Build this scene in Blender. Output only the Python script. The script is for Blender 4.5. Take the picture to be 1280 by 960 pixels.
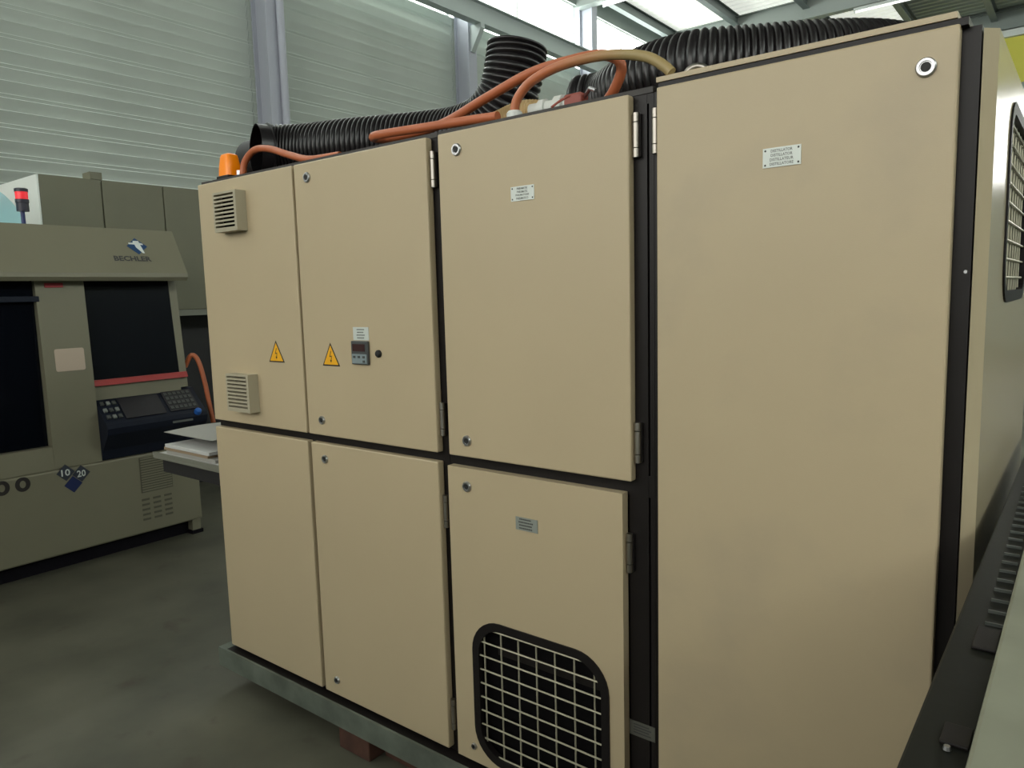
import bpy, bmesh, math, random
from mathutils import Vector, Matrix
random.seed(7)
for o in list(bpy.data.objects): bpy.data.objects.remove(o, do_unlink=True)
scene = bpy.context.scene
COL = scene.collection

# ------------------------------------------------------------------ camera
F_PX = 926.6
CAM_H = 1.6
AX = Vector((0.78790671, 0.05296852, -0.61351231))   # world axes seen in the camera (right, down, forward)
AY = Vector((0.61523268, -0.11026412, 0.78059629))
AZ = Vector((-0.02630137, -0.99248988, -0.11946581))
right = Vector((AX[0], AY[0], AZ[0])); down = Vector((AX[1], AY[1], AZ[1])); fwd = Vector((AX[2], AY[2], AZ[2]))
cd = bpy.data.cameras.new('camera'); cam = bpy.data.objects.new('camera', cd); COL.objects.link(cam)
cd.sensor_width = 36.0; cd.lens = F_PX / 1280 * 36.0; cd.clip_start = 0.02; cd.clip_end = 200
up = -down; back = -fwd
cam.matrix_world = Matrix(((right.x, up.x, back.x, 0), (right.y, up.y, back.y, 0), (right.z, up.z, back.z, CAM_H), (0, 0, 0, 1)))
scene.camera = cam

# ------------------------------------------------------------------ light and exposure
SKY_COL = (0.93, 1.0, 0.95)
WINDOW_POWER = 7.3        # daylight behind the clerestory panes
FRONT_POWER = 3.15         # big glazed front behind the photographer
SKYLIGHT_POWER = 0.56     # translucent roof sheets
END_POWER = 9.0
w = bpy.data.worlds.new('world'); scene.world = w; w.use_nodes = True
w.node_tree.nodes['Background'].inputs[0].default_value = (0.85, 0.95, 1.0, 1)
w.node_tree.nodes['Background'].inputs[1].default_value = 1.0
vs = scene.view_settings
vs.view_transform = 'Standard'; vs.look = 'None'; vs.gamma = 1.0; vs.use_curve_mapping = False
vs.exposure = 0.0

# ------------------------------------------------------------------ materials
M = {}
def mat(key, col, rough=0.5, metal=0.0, noise=0.0, nscale=20.0, bump=0.0, bscale=200.0, spec=0.5, col2=None, emit=None, detail=4.0, trans=0.0, alpha=1.0):
    m = bpy.data.materials.new(key); m.use_nodes = True
    nt = m.node_tree; b = nt.nodes['Principled BSDF']
    b.inputs['Base Color'].default_value = (*col, 1); b.inputs['Roughness'].default_value = rough
    b.inputs['Metallic'].default_value = metal; b.inputs['Specular IOR Level'].default_value = spec
    tc = nt.nodes.new('ShaderNodeTexCoord')
    if noise > 0 or col2:
        n = nt.nodes.new('ShaderNodeTexNoise'); n.inputs['Scale'].default_value = nscale; n.inputs['Detail'].default_value = detail
        nt.links.new(tc.outputs['Object'], n.inputs['Vector'])
        r = nt.nodes.new('ShaderNodeValToRGB')
        r.color_ramp.elements[0].position = 0.3; r.color_ramp.elements[1].position = 0.7
        c2 = col2 or tuple(c * (1 - noise) for c in col)
        r.color_ramp.elements[0].color = (*c2, 1); r.color_ramp.elements[1].color = (*col, 1)
        nt.links.new(n.outputs['Fac'], r.inputs['Fac']); nt.links.new(r.outputs['Color'], b.inputs['Base Color'])
    if bump > 0:
        n2 = nt.nodes.new('ShaderNodeTexNoise'); n2.inputs['Scale'].default_value = bscale; n2.inputs['Detail'].default_value = 2
        nt.links.new(tc.outputs['Object'], n2.inputs['Vector'])
        bp = nt.nodes.new('ShaderNodeBump'); bp.inputs['Strength'].default_value = bump; bp.inputs['Distance'].default_value = 0.002
        nt.links.new(n2.outputs['Fac'], bp.inputs['Height']); nt.links.new(bp.outputs['Normal'], b.inputs['Normal'])
    if emit:
        b.inputs['Emission Color'].default_value = (*emit[0], 1); b.inputs['Emission Strength'].default_value = emit[1]
    if trans: b.inputs['Transmission Weight'].default_value = trans
    M[key] = m
    return m
mat('beige_paint', (0.50, 0.405, 0.260), 0.42, noise=0.05, nscale=3.0, bump=0.12, bscale=450)
# door with rubbed grey smudges
def smudged():
    m = mat('beige_smudged', (0.50, 0.405, 0.260), 0.42, noise=0.05, nscale=3.0, bump=0.12, bscale=450)
    nt = m.node_tree; b = nt.nodes['Principled BSDF']
    src = b.inputs['Base Color'].links[0].from_socket
    tc = nt.nodes['Texture Coordinate']
    n = nt.nodes.new('ShaderNodeTexNoise'); n.inputs['Scale'].default_value = 3.1; n.inputs['Detail'].default_value = 6
    nt.links.new(tc.outputs['Object'], n.inputs['Vector'])
    r = nt.nodes.new('ShaderNodeValToRGB'); r.color_ramp.elements[0].position = 0.52; r.color_ramp.elements[1].position = 0.72
    r.color_ramp.elements[0].color = (0, 0, 0, 1); r.color_ramp.elements[1].color = (0.32, 0.32, 0.32, 1)
    nt.links.new(n.outputs['Fac'], r.inputs['Fac'])
    mx = nt.nodes.new('ShaderNodeMixRGB'); mx.blend_type = 'MIX'
    nt.links.new(r.outputs['Color'], mx.inputs[0]); nt.links.new(src, mx.inputs[1]); mx.inputs[2].default_value = (0.30, 0.25, 0.19, 1)
    nt.links.new(mx.outputs[0], b.inputs['Base Color'])
smudged()
mat('side_panel_paint', (0.44, 0.37, 0.245), 0.24, bump=0.05, bscale=300)
mat('frame_dark', (0.012, 0.0095, 0.009), 0.42, noise=0.2, nscale=8, spec=0.3)
mat('cabinet_top', (0.05, 0.045, 0.042), 0.6, noise=0.3, nscale=6)
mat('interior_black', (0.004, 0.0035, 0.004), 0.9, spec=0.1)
mat('lit_ledge', (0.74, 0.80, 0.76), 0.4)  # paler wall tone, paints the light caught by the cladding ledges
mat('type_plate', (0.10, 0.10, 0.085), 0.4)
mat('rubber', (0.010, 0.008, 0.008), 0.5, spec=0.25)
mat('wire_metal', (0.62, 0.58, 0.44), 0.35, metal=0.6)
mat('chrome', (0.50, 0.50, 0.51), 0.34, metal=1.0)
mat('hinge_metal', (0.40, 0.37, 0.33), 0.36, metal=1.0)
mat('dark_hole', (0.01, 0.01, 0.01), 0.6)
mat('plate_white', (0.62, 0.66, 0.62), 0.35, metal=0.1)
mat('plate_grey', (0.26, 0.28, 0.25), 0.4)
mat('ink', (0.05, 0.05, 0.05), 0.6)
mat('ink_soft', (0.16, 0.17, 0.16), 0.6)
mat('yellow_sticker', (0.85, 0.42, 0.01), 0.5)
mat('black_print', (0.02, 0.016, 0.014), 0.6)
mat('vent_grey', (0.40, 0.36, 0.26), 0.5)
mat('controller_body', (0.06, 0.065, 0.065), 0.4)
mat('controller_face', (0.22, 0.27, 0.28), 0.45)
mat('controller_display', (0.05, 0.022, 0.022), 0.2)
mat('steel_rail', (0.21, 0.24, 0.20), 0.42, metal=0.35, noise=0.45, nscale=9, bump=0.1, bscale=40)
mat('wood_red', (0.095, 0.040, 0.026), 0.8, noise=0.5, nscale=12, bump=0.3, bscale=30)
mat('duct_black', (0.011, 0.009, 0.010), 0.3)
mat('orange_hose', (0.50, 0.135, 0.050), 0.45, noise=0.15, nscale=5)
mat('tan_hose', (0.47, 0.27, 0.11), 0.4, noise=0.25, nscale=6)
mat('tan_conduit', (0.60, 0.42, 0.20), 0.5)
mat('fitting_white', (0.68, 0.70, 0.66), 0.4)
mat('valve_red', (0.30, 0.07, 0.05), 0.5)
mat('amber', (0.95, 0.26, 0.005), 0.3, spec=0.5, emit=((1.0, 0.22, 0.0), 0.12))
mat('lathe_beige', (0.205, 0.192, 0.130), 0.45, noise=0.05, nscale=3, bump=0.08, bscale=300)
mat('lathe_window', (0.003, 0.004, 0.007), 0.15, spec=0.22)
mat('lathe_navy', (0.006, 0.009, 0.020), 0.45, spec=0.3)
mat('lathe_key', (0.07, 0.075, 0.07), 0.5)
mat('lathe_key_light', (0.22, 0.24, 0.22), 0.5)
mat('lathe_screen', (0.018, 0.016, 0.020), 0.3)
mat('lathe_plinth', (0.007, 0.006, 0.009), 0.7, spec=0.1)
mat('red_strip', (0.36, 0.014, 0.010), 0.4)
mat('red_label', (0.33, 0.03, 0.035), 0.5)
mat('pink_label', (0.50, 0.40, 0.31), 0.55)
mat('logo_blue', (0.012, 0.055, 0.15), 0.45)
mat('logo_white', (0.70, 0.74, 0.72), 0.45)
mat('emblem_dark', (0.03, 0.035, 0.05), 0.45)
mat('emblem_blue', (0.010, 0.020, 0.085), 0.45)
mat('vent_dark', (0.10, 0.095, 0.065), 0.6)
mat('blue_knob', (0.02, 0.12, 0.45), 0.35)
mat('lamp_red', (0.85, 0.02, 0.03), 0.25, emit=((1.0, 0.03, 0.05), 0.35))
mat('lamp_black', (0.015, 0.013, 0.03), 0.35)
mat('lamp_pole', (0.02, 0.03, 0.13), 0.35)
mat('back_cabinet_paint', (0.165, 0.160, 0.105), 0.5, noise=0.08, nscale=4)
mat('back_cabinet_white', (0.78, 0.80, 0.76), 0.5)
mat('hood_blue', (0.50, 0.86, 0.92), 0.25)
mat('paper_grey', (0.34, 0.33, 0.30), 0.7)
mat('paper_white', (0.52, 0.52, 0.50), 0.7)
mat('paper_brown', (0.30, 0.22, 0.14), 0.7)
mat('tray_grey', (0.22, 0.22, 0.18), 0.4, metal=0.2)
mat('wall_sheet', (0.46, 0.50, 0.455), 0.5, noise=0.10, nscale=1.2)
mat('wall_plain', (0.36, 0.40, 0.37), 0.6, noise=0.1, nscale=1.0)
mat('wall_yellow', (0.72, 0.66, 0.10), 0.5)
mat('white_trim', (0.75, 0.78, 0.75), 0.5)
mat('column_paint', (0.40, 0.41, 0.47), 0.45)
mat('girder_paint', (0.42, 0.47, 0.46), 0.5)
mat('purlin_paint', (0.16, 0.19, 0.185), 0.5)
mat('rafter_paint', (0.30, 0.335, 0.315), 0.5)
mat('roof_sheet', (0.42, 0.46, 0.43), 0.5)
mat('skylight_sheet', (0.75, 0.78, 0.70), 0.5, emit=((0.98, 1.0, 0.93), SKYLIGHT_POWER))
mat('pane_daylight', (0.8, 0.8, 0.8), 0.3, emit=(SKY_COL, WINDOW_POWER))
mat('pane_front', (0.8, 0.8, 0.8), 0.3, emit=((1.0, 0.985, 0.93), FRONT_POWER))
mat('pane_end', (0.8, 0.8, 0.8), 0.3, emit=((1.0, 0.99, 0.95), END_POWER))
mat('tube_lamp', (0.9, 0.9, 0.9), 0.4, emit=((1.0, 1.0, 0.97), 1.6))
mat('bed_dark', (0.010, 0.011, 0.009), 0.5, noise=0.25, nscale=14, bump=0.08, bscale=60, spec=0.2)
mat('bed_cover', (0.27, 0.275, 0.205), 0.5, noise=0.25, nscale=7, bump=0.25, bscale=12)
mat('bed_tooth', (0.10, 0.11, 0.10), 0.3, metal=0.5)
mat('dark_machine', (0.018, 0.017, 0.018), 0.55)
def floor_mat():
    m = mat('concrete_floor', (0.135, 0.130, 0.093), 0.55, col2=(0.058, 0.057, 0.040), noise=0.4, nscale=1.6, bump=0.15, bscale=25, detail=8)
    nt = m.node_tree; b = nt.nodes['Principled BSDF']; tc = nt.nodes['Texture Coordinate']
    src = b.inputs['Base Color'].links[0].from_socket
    n = nt.nodes.new('ShaderNodeTexNoise'); n.inputs['Scale'].default_value = 5.5; n.inputs['Detail'].default_value = 5
    nt.links.new(tc.outputs['Object'], n.inputs['Vector'])
    r = nt.nodes.new('ShaderNodeValToRGB'); r.color_ramp.elements[0].position = 0.62; r.color_ramp.elements[1].position = 0.74
    r.color_ramp.elements[0].color = (0, 0, 0, 1); r.color_ramp.elements[1].color = (0.6, 0.6, 0.6, 1)
    nt.links.new(n.outputs['Fac'], r.inputs['Fac'])
    mx = nt.nodes.new('ShaderNodeMixRGB'); nt.links.new(r.outputs['Color'], mx.inputs[0]); nt.links.new(src, mx.inputs[1])
    mx.inputs[2].default_value = (0.055, 0.038, 0.027, 1); nt.links.new(mx.outputs[0], b.inputs['Base Color'])
floor_mat()

# ------------------------------------------------------------------ geometry helpers
W = {}                      # world origin of every object
class MB:
    def __init__(s): s.v = []; s.f = []; s.smooth = []
    def add(s, vs, fs, smooth=False):
        k = len(s.v); s.v += [Vector(p) for p in vs]; s.f += [tuple(i + k for i in f) for f in fs]; s.smooth += [smooth] * len(fs)
        return s
    def box(s, x0, x1, y0, y1, z0, z1, bev=0.0):
        if bev <= 0:
            vs = [(x0,y0,z0),(x1,y0,z0),(x1,y1,z0),(x0,y1,z0),(x0,y0,z1),(x1,y0,z1),(x1,y1,z1),(x0,y1,z1)]
            return s.add(vs, [(0,3,2,1),(4,5,6,7),(0,1,5,4),(1,2,6,5),(2,3,7,6),(3,0,4,7)])
        bm = bmesh.new(); bmesh.ops.create_cube(bm, size=1)
        for v in bm.verts: v.co = Vector((x0 + (v.co.x + .5) * (x1 - x0), y0 + (v.co.y + .5) * (y1 - y0), z0 + (v.co.z + .5) * (z1 - z0)))
        bmesh.ops.bevel(bm, geom=bm.edges[:], offset=bev, segments=2, affect='EDGES', profile=0.5)
        s.bm(bm); return s
    def bm(s, bm, smooth=False):
        bm.verts.index_update()
        s.add([v.co.copy() for v in bm.verts], [tuple(v.index for v in f.verts) for f in bm.faces], smooth); bm.free()
    def prism(s, poly, axis, a, b):
        # poly: list of 2D points; axis 'x': (y,z), 'y': (x,z), 'z': (x,y)
        def P(p, t): return {'x': (t, p[0], p[1]), 'y': (p[0], t, p[1]), 'z': (p[0], p[1], t)}[axis]
        n = len(poly); vs = [P(p, a) for p in poly] + [P(p, b) for p in poly]
        fs = [(i, (i + 1) % n, n + (i + 1) % n, n + i) for i in range(n)] + [tuple(range(n))[::-1], tuple(range(n, 2 * n))]
        return s.add(vs, fs)
    def quad(s, a, b, c, d, off, th):
        # thin slab from four points, thickened along off
        o = Vector(off).normalized() * th; p = [Vector(x) for x in (a, b, c, d)]
        vs = p + [q + o for q in p]
        return s.add(vs, [(0,3,2,1),(4,5,6,7),(0,1,5,4),(1,2,6,5),(2,3,7,6),(3,0,4,7)])
    def lathe(s, prof, origin, axis=(0,0,1), n=20, smooth=True):
        # prof: (radius, height) along axis
        ax = Vector(axis).normalized(); t = Vector((1,0,0)) if abs(ax.x) < .9 else Vector((0,1,0))
        u = ax.cross(t).normalized(); v = ax.cross(u); o = Vector(origin); vs = []; fs = []
        for r, h in prof:
            for i in range(n):
                a = 2 * math.pi * i / n; vs.append(o + ax * h + (u * math.cos(a) + v * math.sin(a)) * r)
        for k in range(len(prof) - 1):
            for i in range(n):
                j = (i + 1) % n; fs.append((k*n+i, k*n+j, (k+1)*n+j, (k+1)*n+i))
        s.add(vs, fs, smooth)
        k0 = len(s.v) - len(vs)
        s.f.append(tuple(k0 + i for i in range(n))[::-1]); s.smooth.append(False)
        s.f.append(tuple(k0 + (len(prof)-1)*n + i for i in range(n))); s.smooth.append(False)
        return s
    def tube(s, pts, rad, n=12, caps=True, smooth=True):
        # pts: dense list of Vectors; rad: number or function(index, arclength)
        pts = [Vector(p) for p in pts]; L = len(pts); T = []
        for i in range(L): T.append((pts[min(i+1, L-1)] - pts[max(i-1, 0)]).normalized())
        ref = Vector((0,0,1)) if abs(T[0].z) < .9 else Vector((1,0,0))
        u = (ref - T[0] * ref.dot(T[0])).normalized(); vs = []; fs = []; arc = 0
        for i in range(L):
            if i: arc += (pts[i] - pts[i-1]).length
            u = (u - T[i] * u.dot(T[i])).normalized(); v = T[i].cross(u)
            r = rad(i, arc) if callable(rad) else rad
            for k in range(n):
                a = 2 * math.pi * k / n; vs.append(pts[i] + (u * math.cos(a) + v * math.sin(a)) * r)
        for i in range(L - 1):
            for k in range(n):
                j = (k + 1) % n; fs.append((i*n+k, i*n+j, (i+1)*n+j, (i+1)*n+k))
        if caps: 
            fs.append(tuple(range(n))[::-1]); fs.append(tuple((L-1)*n + k for k in range(n)))
        return s.add(vs, fs, smooth)
def spline(ctrl, step):
    c = [Vector(p) for p in ctrl]; c = [c[0] * 2 - c[1]] + c + [c[-1] * 2 - c[-2]]; raw = []
    for i in range(1, len(c) - 2):
        p0, p1, p2, p3 = c[i-1:i+3]
        for k in range(40):
            t = k / 40; raw.append(0.5 * ((2*p1) + (p2-p0)*t + (2*p0-5*p1+4*p2-p3)*t*t + (3*p1-p0-3*p2+p3)*t**3))
    raw.append(c[-2]); out = [raw[0]]; acc = 0
    for a, b in zip(raw, raw[1:]):
        d = (b - a).length
        while acc + d >= step:
            t = (step - acc) / d; a = a + (b - a) * t; out.append(a.copy()); d = (b - a).length; acc = 0
        acc += d
    out.append(raw[-1]); return out
def tag(o, label=None, cat=None, group=None, kind=None):
    if label: o['label'] = label
    if cat: o['category'] = cat
    if group: o['group'] = group
    if kind: o['kind'] = kind
    return o
def link(name, data, parent, origin):
    o = bpy.data.objects.new(name, data); COL.objects.link(o); W[o] = Vector(origin)
    if parent: o.parent = parent; o.location = W[o] - W[parent]
    else: o.location = W[o]
    return o
def obj(name, mb, m, parent=None, origin=None):
    vs = mb.v
    if origin is None:
        lo = Vector([min(v[i] for v in vs) for i in range(3)]); hi = Vector([max(v[i] for v in vs) for i in range(3)])
        origin = (lo + hi) / 2
        if parent is None: origin.z = lo.z
    origin = Vector(origin)
    me = bpy.data.meshes.new(name); me.from_pydata([v - origin for v in vs], [], mb.f); me.polygons.foreach_set('use_smooth', mb.smooth)
    me.materials.append(M[m]); 
    bm = bmesh.new(); bm.from_mesh(me); bmesh.ops.recalc_face_normals(bm, faces=bm.faces[:]); bm.to_mesh(me); bm.free()
    if any(mb.smooth): me.set_sharp_from_angle(angle=math.radians(38))
    me.update()
    return link(name, me, parent, origin)
def dup(o, off, parent=None, name=None):
    parent = parent or o.parent
    return link(name or o.name.split('.')[0], o.data, parent, W[o] + Vector(off))
def empty(name, loc, label=None, cat=None, group=None, kind=None):
    o = link(name, None, None, loc); o.empty_display_size = 0.1
    return tag(o, label, cat, group, kind)
def BX(*a, bev=0.0): return MB().box(*a, bev=bev)
def text_mb(s, size, bold=0.0):
    c = bpy.data.curves.new('t', 'FONT'); c.body = s; c.size = size; c.align_x = 'CENTER'; c.align_y = 'CENTER'; c.offset = bold; c.resolution_u = 2
    o = bpy.data.objects.new('t', c); COL.objects.link(o); bpy.context.view_layer.update()
    me = o.to_mesh()
    vs = [v.co.copy() for v in me.vertices]; fs = [tuple(p.vertices) for p in me.polygons]
    o.to_mesh_clear(); bpy.data.objects.remove(o, do_unlink=True); bpy.data.curves.remove(c)
    return vs, fs
def place2d(vs, origin, u, v, width=None, height=None, bold=0):
    # lays flat lettering on a plane: u to the right, v up
    xs = [p.x for p in vs]; ys = [p.y for p in vs]; n = Vector(u).cross(Vector(v))
    sx = width / (max(xs) - min(xs)) if width else 1; sy = height / (max(ys) - min(ys)) if height else sx
    cx = (max(xs) + min(xs)) / 2; cy = (max(ys) + min(ys)) / 2
    return [Vector(origin) + Vector(u) * ((p.x - cx) * sx) + Vector(v) * ((p.y - cy) * sy) + n * p.z for p in vs]
def lettering(name, s, origin, u, v, width, height, m, parent, bold=0.02):
    vs, fs = text_mb(s, 1.0, bold); mb = MB().add(place2d(vs, origin, u, v, width, height), fs)
    return obj(name, mb, m, parent)
def rrect(x0, x1, z0, z1, r, n=8):
    pts = []
    for cx, cz, a0 in ((x1-r, z1-r, 0), (x0+r, z1-r, 90), (x0+r, z0+r, 180), (x1-r, z0+r, 270)):
        for k in range(n + 1):
            a = math.radians(a0 + 90 * k / n); pts.append((cx + r * math.cos(a), cz + r * math.sin(a)))
    return pts
def plate_with_hole(x0, x1, z0, z1, hole, y0, y1):
    # rectangular slab (front face at y0) with a rounded opening
    cx = sum(p[0] for p in hole) / len(hole); cz = sum(p[1] for p in hole) / len(hole); outer = []
    for p in hole:
        dx, dz = p[0] - cx, p[1] - cz; t = 1e9
        if dx > 1e-9: t = min(t, (x1 - cx) / dx)
        if dx < -1e-9: t = min(t, (x0 - cx) / dx)
        if dz > 1e-9: t = min(t, (z1 - cz) / dz)
        if dz < -1e-9: t = min(t, (z0 - cz) / dz)
        outer.append((cx + dx * t, cz + dz * t))
    for c in ((x0, z0), (x1, z0), (x1, z1), (x0, z1)):       # snap the nearest ones to the corners
        k = min(range(len(outer)), key=lambda i: (outer[i][0]-c[0])**2 + (outer[i][1]-c[1])**2); outer[k] = c
    n = len(hole); mb = MB()
    vs = [(p[0], y0, p[1]) for p in outer] + [(p[0], y0, p[1]) for p in hole] + [(p[0], y1, p[1]) for p in outer] + [(p[0], y1, p[1]) for p in hole]
    fs = []
    for i in range(n):
        j = (i + 1) % n
        fs += [(i, j, n+j, n+i), (2*n+i, 3*n+i, 3*n+j, 2*n+j), (i, 2*n+i, 2*n+j, j), (n+i, n+j, 3*n+j, 3*n+i)]
    return mb.add(vs, fs)
def ring(outer, inner, y0, y1):
    n = len(outer)
    vs = [(p[0], y0, p[1]) for p in outer] + [(p[0], y0, p[1]) for p in inner] + [(p[0], y1, p[1]) for p in outer] + [(p[0], y1, p[1]) for p in inner]
    fs = []
    for i in range(n):
        j = (i + 1) % n
        fs += [(i, j, n+j, n+i), (2*n+i, 3*n+i, 3*n+j, 2*n+j), (i, 2*n+i, 2*n+j, j), (n+i, n+j, 3*n+j, 3*n+i)]
    return MB().add(vs, fs)
def swap_xy(mb, xface):
    # turns geometry built facing -y (x,y,z) into geometry facing +x: x -> y, y -> -x
    mb.v = [Vector((xface - v.y, v.x, v.z)) for v in mb.v]; return mb

# ------------------------------------------------------------------ the hall
X0, X1, Y0, Y1, ZR = -9.0, 9.0, -6.0, 22.0, 8.03
BAYS = [Y0 + 4 * k for k in range(7)]
tag(obj('floor', BX(X0 - .3, X1 + .3, Y0 - .3, Y1 + .3, -0.2, 0.0), 'concrete_floor', origin=(0, 0, 0)), kind='structure')

SILL, HEAD = 6.37, 7.66
wl = empty('wall_left', (X0, 0, 0), kind='structure')
obj('wall_core', BX(X0 - .25, X0 - .02, Y0, Y1, 0, SILL), 'wall_plain', wl)
obj('wall_head', BX(X0 - .25, X0, Y0, Y1, HEAD, ZR), 'wall_plain', wl)
PITCH = SILL / 21
def tray(y0, z0):
    h = PITCH; x = X0
    a, b, c = z0 + h * .38, z0 + h * .52, z0 + h - .015
    prof = [(x - .02, z0), (x, z0), (x + .034, a), (x + .010, a + .011), (x + .026, b), (x, b + .011), (x + .040, c), (x, z0 + h - .0005), (x - .02, z0 + h - .0005)]
    return MB().prism(prof, 'y', y0, y0 + 3.994)
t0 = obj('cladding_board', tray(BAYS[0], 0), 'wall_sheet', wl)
t0.data.materials.append(M['lit_ledge'])
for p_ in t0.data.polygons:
    if p_.normal.z > .6 and p_.normal.x > .1: p_.material_index = 1  # up-facing ledges get the brighter colour as if lit from above
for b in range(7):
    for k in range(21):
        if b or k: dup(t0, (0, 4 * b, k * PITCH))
# columns (rolled sections), rain pipe, crane runway girder with brackets
def col_mb(y):
    m = MB(); xa, xb = X0 + .03, -8.65
    m.box(xb - .018, xb, y, y + .21, 0, ZR); m.box(xa, xa + .018, y, y + .21, 0, ZR); m.box(xa + .018, xb - .018, y + .06, y + .075, 0, ZR)
    return m
c0 = obj('column', col_mb(Y0 + .05), 'column_paint', wl)
for k in range(1, 7): dup(c0, (0, 4 * k, 0))
obj('rain_pipe', MB().tube([(-8.60, 6.24, 0.0), (-8.60, 6.24, 4), (-8.60, 6.24, 6.1)], 0.05, 14), 'column_paint', wl)
g = MB(); gx = -8.4
g.box(gx - .16, gx + .0, Y0, Y1, 6.17, 6.19); g.box(gx - .16, gx, Y0, Y1, 6.50, 6.52); g.box(gx - .085, gx - .07, Y0, Y1, 6.19, 6.50)
obj('runway_girder', g, 'girder_paint', wl)
b0 = obj('girder_bracket', MB().prism([(-8.65, 5.75), (-8.63, 5.75), (-8.40, 6.10), (-8.40, 6.17), (-8.65, 6.17)], 'y', Y0 + .1, Y0 + .2), 'girder_paint', wl)
for k in range(1, 7): dup(b0, (0, 4 * k, 0))
# clerestory windows
def window(n, mb_frame, panes, fm, pm):
    f = tag(obj('window_%d' % n, mb_frame, fm), kind='structure')
    for p in panes: obj('pane', p, pm, f)
    return f
wn = 0
for k, y in enumerate(BAYS):
    wn += 1; y0, y1 = y + .0, y + 4.0
    fr = MB().box(X0 - .14, X0 - .06, y0, y1, SILL, SILL + .02).box(X0 - .14, X0 - .06, y0, y1, HEAD - .02, HEAD)
    for q in (y0, y0 + 2 - .02, y1 - .04): fr.box(X0 - .14, X0 - .06, q, q + .04, SILL + .02, HEAD - .02)
    window(wn, fr, [BX(X0 - .115, X0 - .095, y0 + .04, y0 + 1.98, SILL + .02, HEAD - .02), BX(X0 - .115, X0 - .095, y0 + 2.02, y1 - .04, SILL + .02, HEAD - .02)], 'white_trim', 'pane_daylight')
# right wall, mirrored clerestory
wr = empty('wall_right', (X1, 0, 0), kind='structure')
obj('wall_core', BX(X1, X1 + .25, Y0, Y1, 0, SILL), 'wall_plain', wr); obj('wall_head', BX(X1, X1 + .25, Y0, Y1, HEAD, ZR), 'wall_plain', wr)
for k, y in enumerate(BAYS):
    wn += 1
    fr = MB().box(X1 + .06, X1 + .14, y, y + 4, SILL, SILL + .02).box(X1 + .06, X1 + .14, y, y + 4, HEAD - .02, HEAD)
    for q in (y, y + 1.98, y + 3.96): fr.box(X1 + .06, X1 + .14, q, q + .04, SILL + .02, HEAD - .02)
    window(wn, fr, [BX(X1 + .095, X1 + .115, y + .04, y + 1.98, SILL + .02, HEAD - .02), BX(X1 + .095, X1 + .115, y + 2.02, y + 3.96, SILL + .02, HEAD - .02)], 'white_trim', 'pane_daylight')
# far wall with yellow upper band and a glazed field
wb = empty('wall_back', (0, Y1, 0), kind='structure')
EW = (0.9, 3.4, 4.0, 6.0)      # x0 x1 z0 z1 of the far window
def wall_holed(root, y0, y1, win, z0, z1, m):
    a, b, c, d = win
    for q in ((X0, a, z0, z1), (b, X1, z0, z1), (a, b, z0, c), (a, b, d, z1)):
        if q[1] > q[0] and q[3] > q[2]: obj('wall_core', BX(q[0], q[1], y0, y1, q[2], q[3]), m, root)
wall_holed(wb, Y1, Y1 + .25, EW, 0, ZR, 'wall_plain')
obj('yellow_band', BX(X0 + .4, X1 - .4, Y1 - .03, Y1, 6.3, 7.36), 'wall_yellow', wb)
obj('white_ledge', BX(X0 + .4, X1 - .4, Y1 - .12, Y1, 7.37, 7.52), 'white_trim', wb)
wn += 1
fr = MB().box(EW[0], EW[1], Y1 + .05, Y1 + .13, EW[2], EW[2] + .05).box(EW[0], EW[1], Y1 + .05, Y1 + .13, EW[3] - .05, EW[3])
ps = []
for k in range(3):
    xa = EW[0] + k * (EW[1] - EW[0] - .05) / 2; fr.box(xa, xa + .05, Y1 + .05, Y1 + .13, EW[2] + .05, EW[3] - .05)
for k in range(2):
    xa = EW[0] + .05 + k * (EW[1] - EW[0] - .05) / 2; ps.append(BX(xa, xa + (EW[1] - EW[0] - .05) / 2 - .05, Y1 + .08, Y1 + .10, EW[2] + .05, EW[3] - .05))
window(wn, fr, ps, 'white_trim', 'pane_end')
# wall behind the photographer with a wide band of glazing
wf = empty('wall_front', (0, Y0, 0), kind='structure')
FW = (-8.4, 5.6, 2.6, 6.4)
wall_holed(wf, Y0 - .25, Y0, FW, 0, ZR, 'wall_plain')
NB = 7; bw = (FW[1] - FW[0]) / NB
for k in range(NB):
    wn += 1; xa = FW[0] + k * bw
    fr = MB().box(xa, xa + bw, Y0 - .16, Y0 - .08, FW[2], FW[2] + .05).box(xa, xa + bw, Y0 - .16, Y0 - .08, FW[3] - .05, FW[3])
    for q in (xa, xa + bw - .04): fr.box(q, q + .04, Y0 - .16, Y0 - .08, FW[2] + .05, FW[3] - .05)
    window(wn, fr, [BX(xa + .04, xa + bw - .04, Y0 - .13, Y0 - .11, FW[2] + .05, FW[3] - .05)], 'white_trim', 'pane_front')
obj('light_blocker', BX(-8.2, 3.2, -2.30, -2.20, 0, 1.9), 'wall_plain', wf)  # unseen wall added to block low window light from the cabinet fronts
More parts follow.
